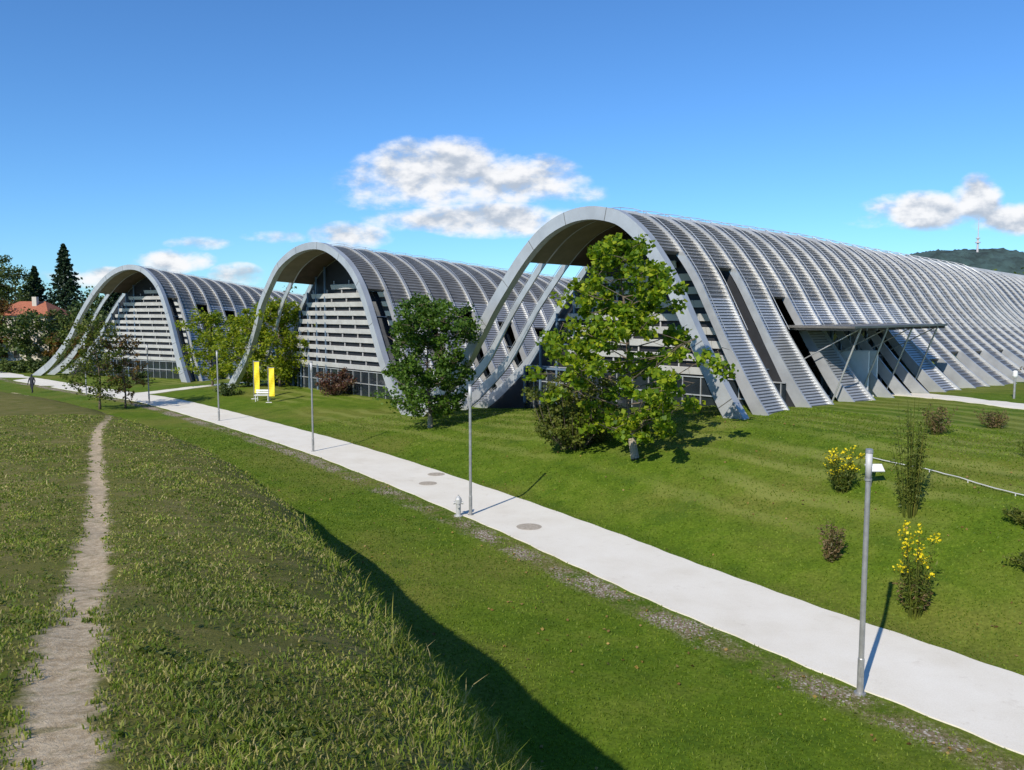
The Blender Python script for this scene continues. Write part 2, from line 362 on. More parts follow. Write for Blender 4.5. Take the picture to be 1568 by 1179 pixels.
def build_wave(tag,wv,ribs,slotz,leftz,facade_d,louvre_top,z_floor,lou_left,soff_n=2,ft=1.0,fine=1.0,nolow=None):
    N=wv.N; apex=wv.ap
    fr=MB(); base_thick=(.85+.45*np.clip((-2-wv.p[:,1])/6,0,1))*ft
    sweep(fr,wv,-.2,.38,0.0,base_thick); fr.obj(tag+"_front_arch",M_arch,museum)
    jm=MB()
    for j in range(4,N-3,7):
        a=wv.pts(-.205,-.004)[j];b=wv.pts(-.205,base_thick+.004)[j]; d=wv.pts(-.205,0)[j+1]-wv.pts(-.205,0)[j]; d=d/np.linalg.norm(d)*.025
        jm.quad(a-d,a+d,b+d,b-d)
    jm.obj(tag+"_arch_joints",M_roof,museum)
    rb=MB();sk=MB();bt=MB();un=MB();un2=MB();gl=MB();lp=MB();rail=MB();hr=MB()
    for i,d in enumerate(ribs):
        if i==0: continue
        th=.5+.45*np.clip((-1-wv.p[:,1])/6,0,1)
        sweep(rb,wv,d-.065,d+.065,0.0,th)
        if d<60:
            q=wv.pts(d,-.16); js=range(6,N-14,2)
            hr.tube([q[j] for j in js],.022,4,False)
            q0=wv.pts(d,0.0)
            for j in list(js)[::2]: hr.tube([q0[j],q[j]],.02,3,False)
    for i in range(len(ribs)-1):
        d0=ribs[i]+(.065 if i else .38); d1=ribs[i+1]-.065; dm=(d0+d1)/2
        q=wv.prof(dm); sz=slotz(i,dm); lz=leftz(i,dm)
        jr=N
        if sz is not None:
            jr=next((j for j in range(apex,N) if q[j,1]<sz),N)
        jl=0
        if lz is not None:
            jl=next((j for j in range(apex,0,-1) if q[j,1]<lz),0)
        A0=wv.pts(d0,.2);A1=wv.pts(d1,.2);B0=wv.pts(d0,.5);B1=wv.pts(d1,.5)
        T0=wv.pts(d0,.155);T1=wv.pts(d1,.155)
        for j in range(jl,jr-1):
            sk.quad(A0[j],A1[j],A1[j+1],A0[j+1])
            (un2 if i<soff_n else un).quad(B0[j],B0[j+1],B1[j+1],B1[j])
        if jr<N: sk.quad(A0[jr-1],A1[jr-1],B1[jr-1],B0[jr-1])
        if jl>0: sk.quad(A1[jl],A0[jl],B0[jl],B1[jl])
        if dm<70:
            seg=wv.L/(N-1); u0=jl
            def P_(T,u):
                k=int(u); f=u-k; k2=min(k+1,N-1); return T[k]*(1-f)+T[k2]*f
            while u0<jr-1.2:
                low=q[int(u0),1]<1.4 and u0>apex and dm<30
                step=(.21 if low else .30)*fine*(1 if dm<35 else 1.5)
                ua=u0+.1;ub=ua+(.12 if low else .10)*fine/seg
                if ub<N-1:
                    tgt=lp if low else bt
                    a,b_,c,d_=P_(T0,ua),P_(T1,ua),P_(T1,ub),P_(T0,ub)
                    tgt.quad(a,b_,c,d_)
                    e,f_,g_,h=P_(A0,ua),P_(A1,ua),P_(A1,ub),P_(A0,ub)
                    tgt.quad(e,f_,b_,a); tgt.quad(d_,c,g_,h)
                u0+=step/seg
        if jr<N and not (nolow and nolow(dm)):
            G0=wv.pts(d0,1.25);G1=wv.pts(d1,1.25)
            for j in range(max(apex,jr-2),N-1): gl.quad(G0[j],G1[j],G1[j+1],G0[j+1])
            for j in range(jr+3,N-1,9):
                a,b_=wv.pts(d0,1.15)[j],wv.pts(d1,1.15)[j]; rail.tube([a,b_],.05,5)
    rb.obj(tag+"_ribs",M_rib,museum); sk.obj(tag+"_roof_skin",M_roof,museum); bt.obj(tag+"_roof_battens",M_batten,museum); hr.obj(tag+"_rib_rails",M_rib,museum)
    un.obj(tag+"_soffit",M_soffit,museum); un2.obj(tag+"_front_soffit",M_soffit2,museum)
    if gl.f: gl.obj(tag+"_slot_glazing",M_glass,museum); rail.obj(tag+"_slot_rails",M_blue,museum)
    if lp.f: lp.obj(tag+"_leg_cladding",M_legpan,museum)
    q=wv.prof(facade_d,.55); order=np.argsort(q[:,0]); qt=q[order,0]; qz=q[order,1]
    zin=lambda tv: float(np.interp(tv,qt,qz))
    fm=MB()
    tsmp=np.linspace(qt.min()+1,qt.max()-1,70)
    for a,b_ in zip(tsmp[:-1],tsmp[1:]):
        fm.quad(wv.w(a,-13,facade_d),wv.w(b_,-13,facade_d),wv.w(b_,max(zin(b_),-13),facade_d),wv.w(a,max(zin(a),-13),facade_d))
    fm.obj(tag+"_facade_backing",M_dark,museum)
    sl_=MB(); z=z_floor+2.3; fd=facade_d-.35
    Fv=Vector((wv.F[0],wv.F[1],0));Ev=Vector((wv.E[0],wv.E[1],0));Zv=Vector((0,0,1))
    while z<louvre_top:
        tsr=[tv for tv in np.arange(-14,18,.15) if zin(tv)-1.0>z+.5 and tv<lou_left(z)]
        if tsr:
            ta,tb=min(tsr),max(tsr)
            if z>louvre_top-1.2: ta=ta+ (tb-ta)*.25; tb=tb-(tb-ta)*.3
            tl=math.radians(18)
            ay=(Ev*math.cos(tl)+Zv*math.sin(tl)); az=(Zv*math.cos(tl)-Ev*math.sin(tl))
            tv=ta
            while tv<tb-.3:
                te_=min(tv+3.0,tb); c=Vector(wv.w((tv+te_)/2,z+.27,fd))
                sl_.box(c,Fv,ay,az,(te_-tv)/2-.015,.04,.25); tv=te_
            for tv in np.arange(ta+1,tb,3.0):
                sl_.box(Vector(wv.w(tv,z+.45,fd+.2)),Fv,Ev,Zv,.04,.06,.48)
        z+=.92
    sl_.obj(tag+"_louvres",M_slat,museum)
    gb=MB(); mu=MB()
    ts=[tv for tv in np.arange(-16,20,.2) if zin(tv)>z_floor+1.9]
    ta,tb=min(ts),max(ts)
    gb.quad(wv.w(ta,z_floor-1.5,facade_d-.1),wv.w(tb,z_floor-1.5,facade_d-.1),wv.w(tb,z_floor+2.1,facade_d-.1),wv.w(ta,z_floor+2.1,facade_d-.1))
    gb.obj(tag+"_ground_glazing",M_glass,museum)
    for tv in np.arange(ta+.3,tb,1.5):
        mu.box(Vector(wv.w(tv,z_floor+.3,facade_d-.16)),Fv,Ev,Zv,.03,.05,1.85)
    for zz in (z_floor+2.15,z_floor+.9): mu.box(Vector(wv.w((ta+tb)/2,zz,facade_d-.17)),Fv,Ev,Zv,(tb-ta)/2,.06,.04)
    mu.obj(tag+"_mullions",M_rib,museum)
    sf=MB()
    for tv in np.arange(6,17,1.9):
        top=zin(tv)
        if top>z_floor+1: sf.box(Vector(wv.w(tv,(top+z_floor-1)/2,facade_d-.3)),Fv,Ev,Zv,.08,.08,(top-z_floor+1)/2)
    for zz in np.arange(z_floor+2,3.5,2.0):
        tsr=[tv for tv in np.arange(5,18,.15) if zin(tv)>zz+.2]
        if tsr and max(tsr)>lou_left(zz): sf.box(Vector(wv.w((lou_left(zz)+max(tsr))/2,zz,facade_d-.32)),Fv,Ev,Zv,(max(tsr)-lou_left(zz))/2,.07,.08)
    sf.obj(tag+"_side_frames",M_blue,museum)
SP=2.45
ribs3=[0]+[SP*i for i in range(1,41)]
def slot3(i,d):
    if 15<d<25: return -.9
    if d>=25: return (-3.6 if i%2 else None) if d<45 else None
    if i%2==0: return {0:3.9,2:2.6,4:1.1,6:-.6,8:-2.4}.get(i,-3)
    return None
left3=lambda i,d: 4.2 if d<7.3 else None
w3=Wave((5.1,54),(-.676,.737),(.737,.676),A3P,[0,25,37,73,90,120],[6.86,6.6,6.15,5.3,5.0,3.5],flare=.10)
build_wave("large_wave",w3,ribs3,slot3,left3,7.3,3.6,-6.6,lambda z:8.6,nolow=lambda d:15<d<25)
def slot2(i,d):
    if i%2==0 and i<12: return 2.0-i*.5
    return None
w2=Wave((-19.5,81),(-.676,.737),(.737,.676),A2P,[0,18,24,45,80],[6.83,5.5,5.0,3.6,1.5])
build_wave("middle_wave",w2,[0]+[SP*i for i in range(1,28)],slot2,lambda i,d:3.8 if d<5 else None,4.9,3.2,-8.2,lambda z:30,1,.82,1.3)
w1=Wave((-55.6,120),(-.866,.5),(.5,.866),A1P,[0,23,50,90],[6.9,4.2,1.5,-2])
build_wave("far_wave",w1,[0]+[SP*i for i in range(1,24)],slot2,lambda i,d:3.5 if d<5 else None,4.9,3.2,-9.6,lambda z:30,1,.85,1.8)
F3=Vector((-.676,.737,0));E3=Vector((.737,.676,0));Zv=Vector((0,0,1))
en=MB()
en.box(Vector(w3.w(-10.6,-.95,17.6)),F3,E3,Zv,2.6,7.6,.07)
for dd in np.arange(10.4,25.2,1.45): en.box(Vector(w3.w(-10.6,-1.1,dd)),F3,E3,Zv,2.55,.05,.08)
en.obj("entrance_canopy",M_roof,museum)
en=MB()
for dd in (11.5,15.5,19.6,24.2):
    en.tube([w3.w(-12.9,-1.05,dd),w3.w(-10.9,-6.6,dd)],.06,8)
    en.tube([w3.w(-12.9,-1.05,dd),w3.w(-9.0,-3.2,dd)],.04,8)
en.obj("entrance_struts",M_rib,museum)
en=MB(); en.box(Vector(w3.w(-8.4,-3.7,20)),F3,E3,Zv,.06,4.9,2.7); en.obj("entrance_glazing",M_glass,museum)
en=MB()
for dd in np.arange(15.2,25,1.4): en.box(Vector(w3.w(-8.52,-3.7,dd)),F3,E3,Zv,.05,.06,2.7)
for zz in (-3.4,-1.2): en.box(Vector(w3.w(-8.56,zz,20)),F3,E3,Zv,.05,4.9,.07)
en.obj("entrance_frames",M_blue,museum)
en=MB(); en.box(Vector(w3.w(-10.2,-4.4,16.0)),F3,E3,Zv,1.3,.08,1.7); en.box(Vector(w3.w(-10.2,-4.4,17.6)),F3,E3,Zv,1.2,.08,1.7); en.obj("entrance_screens",M_white,museum)

# ------------------------------------------------------------------ vegetation
def leaves(centers,spread,n,size,seed,flat=.35,aspect=.75):
    r=np.random.default_rng(seed)
    idx=r.integers(0,len(centers),n); c=np.asarray(centers)[idx]
    sp=np.asarray(spread) if not np.isscalar(spread) else np.full(len(centers),spread)
    off=r.normal(size=(n,3)); off/=np.linalg.norm(off,axis=1)[:,None]; off*= (r.random(n)**.55)[:,None]*sp[idx][:,None]; off[:,2]*=.75
    p=c+off
    a=r.normal(size=(n,3)); a[:,2]*=flat+.3; a/=np.linalg.norm(a,axis=1)[:,None]
    b=r.normal(size=(n,3)); b-= (b*a).sum(1)[:,None]*a; b/=np.linalg.norm(b,axis=1)[:,None]
    s=size*(.6+.8*r.random(n))[:,None]
    nn=np.cross(a,b)
    v0=p-a*s*.5; v2=p+a*s*.5; v1=p+b*s*.5*aspect-nn*s*.1; v3=p-b*s*.5*aspect-nn*s*.1
    V=np.stack([v0,v1,v2,v3],1).reshape(-1,3); Fc=np.arange(4*n).reshape(-1,4)
    return V,Fc
def tree(name,x,y,H,R_,z0,nl,ls,lm,seed,trunk=.14,shape=.45,nb=26,clump=.55,lean=(0,0),stake=False,thin=0,pw=1.0):
    r=random.Random(seed); bz=H1(x,y)-.1; e=empty(name)
    mb=MB(); tp=[];nseg=9
    for i in range(nseg+1):
        f=i/nseg; tp.append(Vector((x+lean[0]*f+.05*R_*math.sin(f*5+seed)*min(1,f*4),y+lean[1]*f+.05*R_*math.cos(f*4+seed),bz+H*.93*f)))
    def tpos(f):
        k=min(int(f*nseg),nseg-1); g=f*nseg-k; return tp[k].lerp(tp[k+1],g)
    mb.tube(tp,[trunk*(1.25 if i==0 else (1-.9*i/nseg)) for i in range(nseg+1)],8)
    cs=[];ss=[]
    for i in range(nb):
        f=z0+(1-z0)*((i+.5)/nb)**1.05*.97
        h=(f-z0)/(1-z0)
        if h<=shape: pr=max(0,1-((shape-h)/shape)**2.2)**.5
        else: pr=max(0,1-((h-shape)/(1-shape))**(2.0 if pw==1.0 else 1.25))**(.5*pw)
        rad=R_*(pr*.88+.12)*(.72+.45*r.random())
        if h>.93: rad*=.6
        an=i*2.399+r.random()*.6
        st=tpos(max(.12,(f-.1*(1-h)-.04))/.93 if f<.93 else .98)
        up=(.35+.5*r.random())*rad*.6
        end=st+Vector((math.cos(an)*rad,math.sin(an)*rad,up))
        if end.z>bz+H: end.z=bz+H*(.97+.03*r.random())
        mid=st.lerp(end,.5)+Vector((0,0,-.08*rad+.1*r.random()))
        mb.tube([st,mid,end],[trunk*.32*(1-h*.5),trunk*.2*(1-h*.4),.012],5,False)
        for k in range(5 if rad>R_*.5 else 3):
            g=.35+.65*r.random(); q=st.lerp(end,g)
            c=q+Vector((r.gauss(0,1),r.gauss(0,1),r.gauss(0,.7)))*(.17*rad+.15)
            mb.tube([q,c],[.02,.008],4,False)
            if r.random()>thin:
                cs.append(tuple(c)); ss.append(clump*(.55+.9*r.random()))
    mb.obj("trunk_and_limbs",M_bark,e,True)
    V,Fc=leaves(cs,ss,nl,ls,seed)
    mk("leaves",V,Fc,lm,e)
    if stake:
        p0=tpos(.012);p1=tpos(.13); sb=MB(); sb.tube([p0,p1],[trunk*1.32,trunk*1.05],10,False); sb.obj("trunk_guard",mat("jute",(.34,.29,.22),.9,0,.2,14,.6),e)
    return e
def bush(name,x,y,H,R_,nl,ls,lm,seed,n=14,clump=.5):
    r=random.Random(seed); bz=H1(x,y)-.05; e=empty(name); mb=MB(); cs=[];ss=[]
    for i in range(n):
        an=r.random()*6.28; rr=R_*math.sqrt(r.random()); hh=H*(.35+.65*r.random())*(1-.35*(rr/R_)**2)
        end=Vector((x+math.cos(an)*rr,y+math.sin(an)*rr,bz+hh)); st=Vector((x+math.cos(an)*rr*.25,y+math.sin(an)*rr*.25,bz))
        mid=st.lerp(end,.5)+Vector((math.cos(an),math.sin(an),0))*rr*.15
        mb.tube([st,mid,end],[.03,.02,.008],5,False)
        for g in (.3,.5,.7,.88,1.0):
            q=st.lerp(end,g); cs.append((q.x+r.gauss(0,.12*R_),q.y+r.gauss(0,.12*R_),q.z+r.gauss(0,.05*H))); ss.append(clump*(.6+.7*r.random()))
    mb.obj("stems",M_bark,e,True); V,Fc=leaves(cs,ss,nl,ls,seed); V[:,2]=np.maximum(V[:,2],bz+.05)
    mk("leaves",V,Fc,lm,e); return e
L_maple=leafmat("maple_leaves",[(.065,.14,.008),(.15,.25,.012),(.25,.35,.015),(.38,.42,.02)],.45)
L_dark=leafmat("linden_leaves",[(.040,.095,.010),(.07,.145,.014),(.12,.20,.02)],.35)
L_mid=leafmat("ash_leaves",[(.06,.10,.012),(.11,.15,.02),(.19,.195,.03)],.35)
L_yel=leafmat("yellow_green_leaves",[(.11,.18,.008),(.23,.30,.012),(.37,.38,.02)],.45)
L_brown=leafmat("autumn_leaves",[(.10,.06,.015),(.19,.09,.02),(.13,.13,.03)],.3)
L_purple=leafmat("purple_leaves",[(.06,.022,.018),(.11,.04,.03),(.18,.13,.06)],.25)
L_willow=leafmat("shrub_leaves",[(.07,.10,.014),(.12,.155,.022),(.20,.205,.04)],.35)
L_con=leafmat("conifer_needles",[(.012,.032,.013),(.022,.05,.02),(.038,.068,.025)],.1)
L_far=leafmat("far_leaves",[(.04,.07,.018),(.07,.11,.022),(.12,.145,.032)],.2,patch=.15)
L_flow=leafmat("yellow_flowers",[(.75,.58,.01),(.85,.70,.02)],.2)
L_dry=leafmat("dry_plant",[(.14,.085,.04),(.23,.16,.08),(.12,.12,.04)],.2)
tree("maple_tree",6.4,41.8,12.1,4.5,.17,11500,.29,L_maple,11,.17,.27,42,.56,(-1.2,0),True,thin=.14,pw=2.0)
bush("shrub",3.6,46.2,5.4,3.0,14000,.17,L_willow,5,44,.5)
tree("linden_tree",-6.1,60.4,9.7,3.5,.2,14500,.24,L_dark,21,.16,.42,40,.68,(0,0),True,thin=.05)
tree("ash_tree",-39.4,77.4,8.6,3.3,.27,4600,.22,L_mid,31,.12,.4,26,.6)
tree("ash_tree",-37.7,79.0,7.2,2.4,.3,1800,.2,L_brown,32,.10,.4,20,.5,thin=.3)
tree("ash_tree",-37.2,101,9.5,3.3,.2,5500,.28,L_yel,33,.14,.45,26,.75)
tree("field_maple_tree",-26.7,93.8,9.8,4.3,.14,12500,.28,L_yel,34,.16,.42,34,.85)
tree("field_maple_tree",-31.2,96.5,8.8,3.6,.16,8000,.28,L_yel,35,.14,.42,28,.8)
bush("purple_bush",-18.3,84.6,3.0,2.4,3200,.2,L_purple,41,18,.45)
bush("shrub",-31,88,1.6,1.6,1500,.2,L_far,42,12,.4)
bush("shrub",-52,112,2.4,2.2,1500,.25,L_far,43,12,.5)

def conifer(name,x,y,H,R_,seed):
    bz=H1(x,y); e=empty(name); mb=MB(); mb.tube([(x,y,bz),(x,y,bz+H)],[.35,.03],7); mb.obj("trunk",M_bark,e)
    r=random.Random(seed); cs=[];ss=[]
    for i in range(170):
        f=.08+.92*i/170; rad=R_*(1-f)**.75*(.6+.55*r.random()); an=i*2.399
        for g in (.3,.6,.85,1):
            cs.append((x+math.cos(an)*rad*g,y+math.sin(an)*rad*g,bz+H*f-rad*g*.25)); ss.append(.35+.8*(1-f))
    V,Fc=leaves(cs,ss,12000,.55,seed); mk("needles",V,Fc,L_con,e)
conifer("pine_tree",-112,206,28,7.5,1); conifer("pine_tree",-123,212,23,5.6,2); conifer("pine_tree",-104,215,22,5.5,3)
conifer("pine_tree",-139,215,25,5.5,4)
tree("birch_tree",-130,205,25,6,.2,9500,.5,L_far,51,.3,.5,36,1.8,thin=.1)
tree("birch_tree",-122.5,203,23,5.5,.2,6500,.5,L_far,52,.3,.5,32,1.6,thin=.15)
tree("autumn_tree",-118,186,14,5.5,.1,6500,.5,L_brown,53,.3,.45,30,1.5)
tree("autumn_tree",-103,186,11,5,.1,5000,.5,L_far,54,.3,.45,26,1.4)
def belt(name,pts,n,ls,lm,seed,h0,h1):
    r=random.Random(seed); cs=[];ss=[]
    for (x,y) in pts:
        z=H1(x,y); H=h0+(h1-h0)*r.random(); R_=H*.45
        for k in range(22):
            a=r.random()*6.28; rr=R_*math.sqrt(r.random());
            cs.append((x+math.cos(a)*rr,y+math.sin(a)*rr,z+H*(.1+.85*r.random()*(1-.4*(rr/R_)**2)))); ss.append(H*.16)
    V,Fc=leaves(cs,ss,n,ls,seed); return mk(name,V,Fc,lm)
belt("background_trees",[(-152+i*3.4+2*math.sin(i*3),196+12*math.sin(i*1.7)-i*.6) for i in range(22)],32000,.7,L_far,61,8,14)
belt("background_trees",[(-97+i*3.0,176+3*math.sin(i*2.1)) for i in range(7)],9000,.5,L_brown,62,4,7)
belt("background_trees",[(-160+i*4,240+5*math.sin(i)) for i in range(22)],22000,.9,L_far,63,16,23)
belt("background_trees",[(-84+i*4,235+5*math.sin(i)) for i in range(18)],16000,.9,L_far,66,15,21)
belt("hedge",[(-88+i*1.9,140-i*.3) for i in range(10)],9000,.3,L_far,64,2.2,3.6)
belt("background_trees",[(150+i*7,245-i*2.5+4*math.sin(i*2)) for i in range(16)],18000,1.0,L_far,65,24,28)

# distant wooded ridge: smooth plateau with a tree-canopy surface
NX,NY=260,36; gx=np.linspace(560,1350,NX); gy=np.linspace(1350,1900,NY); GX,GY=np.meshgrid(gx,gy)
uu=(GX-560)/790
hh=np.interp(uu,[0,.12,.22,.32,.48,.60,.75,1.0],[0,45,104,122,126,104,70,-10])
vv=(GY-1350)/550; hh=hh*np.sin(np.clip(vv,0,1)*np.pi)**.7
cr_=np.random.default_rng(9).normal(size=GX.shape)
hh=hh+2.6*sn(GX,GY,.11)+2.0*sn(GX,GY,.31,2)+1.4*cr_-12*(hh<1)
ii=(np.arange(NY-1)[:,None]*NX+np.arange(NX-1)[None,:]).ravel()
M_hill=mat("forest_hill",(.035,.065,.06),.95,0,.45,.035)
mk("wooded_hill",np.stack([GX.ravel(),GY.ravel(),hh.ravel()-4],1),np.stack([ii,ii+1,ii+NX+1,ii+NX],1),M_hill)
tw=MB(); tw.tube([(880,1560,60),(880,1560,138),(880,1560,139),(880,1560,178)],[2.4,1.8,1.0,.4],8); tw.tube([(880,1560,130),(880,1560,132)],[4.5,4.5],10); tw.tube([(880,1560,138),(880,1560,140)],[3.5,3.5],10)
tw.obj("radio_tower",mat("mast_paint",(.5,.47,.47),.6))

# ------------------------------------------------------------------ grass blades
def blades(name,x,y,z,h,wd,lm,seed,bend=.5):
    r=np.random.default_rng(seed); n=len(x)
    a=r.random(n)*2*np.pi; ca,sa=np.cos(a),np.sin(a); b=r.random(n)*2*np.pi; bl=h*bend*(.3+r.random(n))
    dx,dy=np.cos(b)*bl,np.sin(b)*bl
    p=np.stack([x,y,z],1)
    def P(ox,oy,oz): return p+np.stack([ox,oy,oz],1)
    v0=P(-ca*wd,-sa*wd,-.02*np.ones(n));v1=P(ca*wd,sa*wd,-.02*np.ones(n))
    v2=P(ca*wd*.7+dx*.35,sa*wd*.7+dy*.35,h*.6);v3=P(-ca*wd*.7+dx*.35,-sa*wd*.7+dy*.35,h*.6)
    v4=P(dx,dy,h)
    V=np.stack([v0,v1,v2,v3,v4],1).reshape(-1,3)
    k=np.arange(n)[:,None]*5
    T=np.concatenate([k+np.array([[0,1,2]]),k+np.array([[0,2,3]]),k+np.array([[3,2,4]])],0)
    return mk(name,V,T,lm)
G_rough=leafmat("meadow_grass",[(.11,.175,.016),(.155,.225,.022),(.21,.27,.034),(.33,.31,.08),(.48,.40,.21)],.42,.6,.8,.70,1.25)
G_lawn=leafmat("lawn_grass",[(.095,.165,.010),(.14,.215,.014),(.21,.27,.030)],.38,.6,.4,.75,1.22)
def sector(n,a0,a1,r0,r1,pw,seed):
    r=np.random.default_rng(seed); th=np.radians(a0+(a1-a0)*r.random(n)); u=r.random(n)
    e=2-pw; rr=(u*(r1**e-r0**e)+r0**e)**(1/e)
    return rr*np.sin(th),rr*np.cos(th),rr,r
x,y,rr,r=sector(460000,-44,28,1.3,62,1.5,71)
t_=pdist(CL,x,y); td=np.abs(pdist(TRAIL,x,y)); tw_=.19+.15*sn(x,y,3.1,.5)+.09*sn(x,y,9,.3)+.06*sn(x,y,23,.9); bk=bankc(x,y,t_)
dens=np.clip(.62+.6*sn(x,y,1.4,2)+.4*sn(x,y,4.1,1),.08,1)
keep=(bk<.1)&(td>tw_)&(r.random(len(x))<dens)
x,y,rr,t_,td,bk=x[keep],y[keep],rr[keep],t_[keep],td[keep],bk[keep]
uu=bankh(x,y,t_)[1]
r1_=np.random.default_rng(1).random(len(x))
h=(.018+.022*r1_**1.5+.026*np.clip(sn(x,y,.8,4)+.4*sn(x,y,3.3,2),0,1)+.07*(r1_>.99))*np.clip(td/.8,.45,1)*(1+.008*rr)
onb=np.clip((uu+.6)/.8,0,1); h*=1+2.2*onb*(np.random.default_rng(2).random(len(x))**2)
blades("meadow_grass",x,y,height(x,y,t_),h,.0024+.00072*rr,G_rough,3,1.2)
x,y,rr,r=sector(60000,-35,45,3,45,1.2,77); t_=pdist(CL,x,y); h_,u_,b_=bankh(x,y,t_)
keep=(u_>-.5)&(u_<1.6)&(r.random(len(x))<np.clip(.2+.6*sn(x,y,1.9,1),.02,1)); x,y,rr,t_=x[keep],y[keep],rr[keep],t_[keep]
blades("tall_grass",x,y,height(x,y,t_),.08+.24*np.random.default_rng(6).random(len(x))**2,.0022+.0005*rr,G_rough,8,.55)
x,y,rr,r=sector(200000,-45,45,11,70,1.3,72)
t_=pdist(CL,x,y); bk=bankc(x,y,t_); keep=((bk>-.2)&(t_<-1.99-1.2*(r.random(len(x))**2)))|((t_>1.98)&(t_<22))
x,y,rr,t_=x[keep],y[keep],rr[keep],t_[keep]
blades("lawn_grass",x,y,height(x,y,t_),.03+.035*np.random.default_rng(4).random(len(x)),.003+.00072*rr,G_lawn,5,1.0)
x,y,rr,r=sector(1300,-40,25,2,24,1.4,91); t_=pdist(CL,x,y); td=np.abs(pdist(TRAIL,x,y)); keep=(bankh(x,y,t_)[1]<.2)&(td>.35); x,y,t_=x[keep],y[keep],t_[keep]
cs=np.stack([x,y,height(x,y,t_)+.025],1); V_,Fc=leaves(cs,.09,len(cs)*9,.055,92,flat=-.1,aspect=.5); mk("meadow_weeds",V_,Fc,L_mid)
x,y,rr,r=sector(2600,-40,42,10,60,1.2,93); t_=pdist(CL,x,y); keep=(((t_<-2.1)&(bankc(x,y,t_)>0))|((t_>2.1)&(t_<16)))&(sn(x,y,.5,1)>-.2); x,y,t_=x[keep],y[keep],t_[keep]
cs=np.stack([x,y,height(x,y,t_)+.05],1); V_,Fc=leaves(cs,.01,len(cs),.10,94,flat=-.2); mk("fallen_leaves",V_,Fc,leafmat("dead_leaf",[(.25,.15,.05),(.38,.27,.08),(.16,.09,.04)],.2))

# ------------------------------------------------------------------ tall herbs in the slope
def herb(name,x,y,H,R_,n,flower,lm,seed,fl=.25):
    r=random.Random(seed); bz=H1(x,y)-.03; e=empty(name); mb=MB(); cs=[];fs=[]
    for i in range(n):
        an=r.random()*6.28; rr=R_*(r.random()**.6); hh=H*(.5+.5*r.random())
        b=Vector((x+math.cos(an)*rr*.3,y+math.sin(an)*rr*.3,bz)); tpt=Vector((x+math.cos(an)*rr,y+math.sin(an)*rr,bz+hh))
        mb.tube([b,b.lerp(tpt,.6)+Vector((0,0,.06*H)),tpt],[.014,.01,.006],4,False)
        for k in range(8):
            q=b.lerp(tpt,.2+.8*k/8); cs.append(tuple(q))
        fs.append(tuple(tpt)); fs.append(tuple(b.lerp(tpt,.94)))
    mb.obj("stems",L_willow,e)
    V,Fc=leaves(cs,.16,n*32,.15,seed,aspect=.3); mk("leaves",V,Fc,lm,e)
    if flower: V,Fc=leaves(fs,fl,n*10,.09,seed+1); mk("flowers",V,Fc,L_flow,e)
herb("goldenrod_plant",13.3,32.4,1.8,.75,34,True,L_mid,81,.16)
herb("goldenrod_plant",12.1,23.8,2.8,.55,28,True,L_mid,82,.16)
herb("willow_plant",14.6,29.4,4.5,.8,46,False,L_willow,83)
herb("dry_plant",11.1,27.8,1.6,.45,26,False,L_dry,84)
herb("dry_plant",12.2,24.1,1.2,.6,26,False,L_dry,85)
herb("tall_grass_clump",20.5,39,1.6,.9,30,False,L_dry,86); herb("tall_grass_clump",24.5,41,1.0,1.1,30,False,L_dry,87)
herb("wild_plant",17.5,27,.5,1.1,24,False,L_willow,88,.15); herb("wild_plant",16.2,24.5,.45,1.0,20,False,L_willow,89)
herb("wild_plant",22,33,.6,1.4,30,False,L_willow,90); herb("dry_plant",19,24.3,.6,.9,22,False,L_dry,91)
bush("shrub",41,62,2.0,2.6,2500,.2,L_willow,93,14,.5); bush("shrub",44,66,1.6,2.2,2000,.2,L_dry,94,14,.5)

# ------------------------------------------------------------------ street furniture
def lamp(x,y,H=6.05,s=1):
    z=H1(x,y); e=empty("street_lamp"); mb=MB()
    mb.tube([(x,y,z-.1),(x,y,z+.05)],[.14,.14],14); mb.tube([(x,y,z),(x,y,z+.9),(x,y,z+.92),(x,y,z+H-.75)],[.078,.078,.066,.060],14)
    mb.tube([(x,y,z+H-.75),(x,y,z+H-.70)],[.085,.085],14); mb.tube([(x,y,z+H-.08),(x,y,z+H)],[.09,.085],14)
    mb.box((x,y-.08,z+.6),(1,0,0),(0,1,0),(0,0,1),.04,.01,.12)
    mb.obj("pole",M_pole,e,False)
    g=MB(); g.tube([(x,y,z+H-.70),(x,y,z+H-.08)],[.075,.075],14); g.obj("luminaire",M_slat,e,True)
for p in ((8.5,19.2),(-1.9,36.8),(-13.3,54.0),(-25.1,69.4),(-37.1,83.0),(-49.5,94.5)): lamp(*p)
def bollard(x,y,H):
    z=H1(x,y); e=empty("bollard_light"); mb=MB(); mb.tube([(x,y,z-.1),(x,y,z+H*.75)],[.07,.07],10); mb.obj("post",M_pole,e)
    g=MB(); g.tube([(x,y,z+H*.75),(x,y,z+H*.8),(x,y,z+H*.95),(x,y,z+H)],[.1,.16,.16,.1],12); g.obj("head",M_white,e)
bollard(34,55,1.9)
x,y=-2.45,36.7; z=H1(x,y); e=empty("fire_hydrant"); mb=MB()
mb.tube([(x,y,z-.05),(x,y,z+.05)],[.2,.2],14); mb.tube([(x,y,z+.05),(x,y,z+.55),(x,y,z+.6),(x,y,z+.78),(x,y,z+.86),(x,y,z+.93)],[.11,.11,.15,.15,.11,.04],14)
mb.tube([(x-.2,y,z+.62),(x+.2,y,z+.62)],[.06,.06],10); mb.tube([(x,y-.24,z+.5),(x,y,z+.5)],[.08,.08],10)
mb.tube([(x-.22,y,z+.62),(x-.19,y,z+.62)],[.08,.08],10); mb.tube([(x+.19,y,z+.62),(x+.22,y,z+.62)],[.08,.08],10); mb.tube([(x,y,z+.93),(x,y,z+.99)],[.035,.035],6)
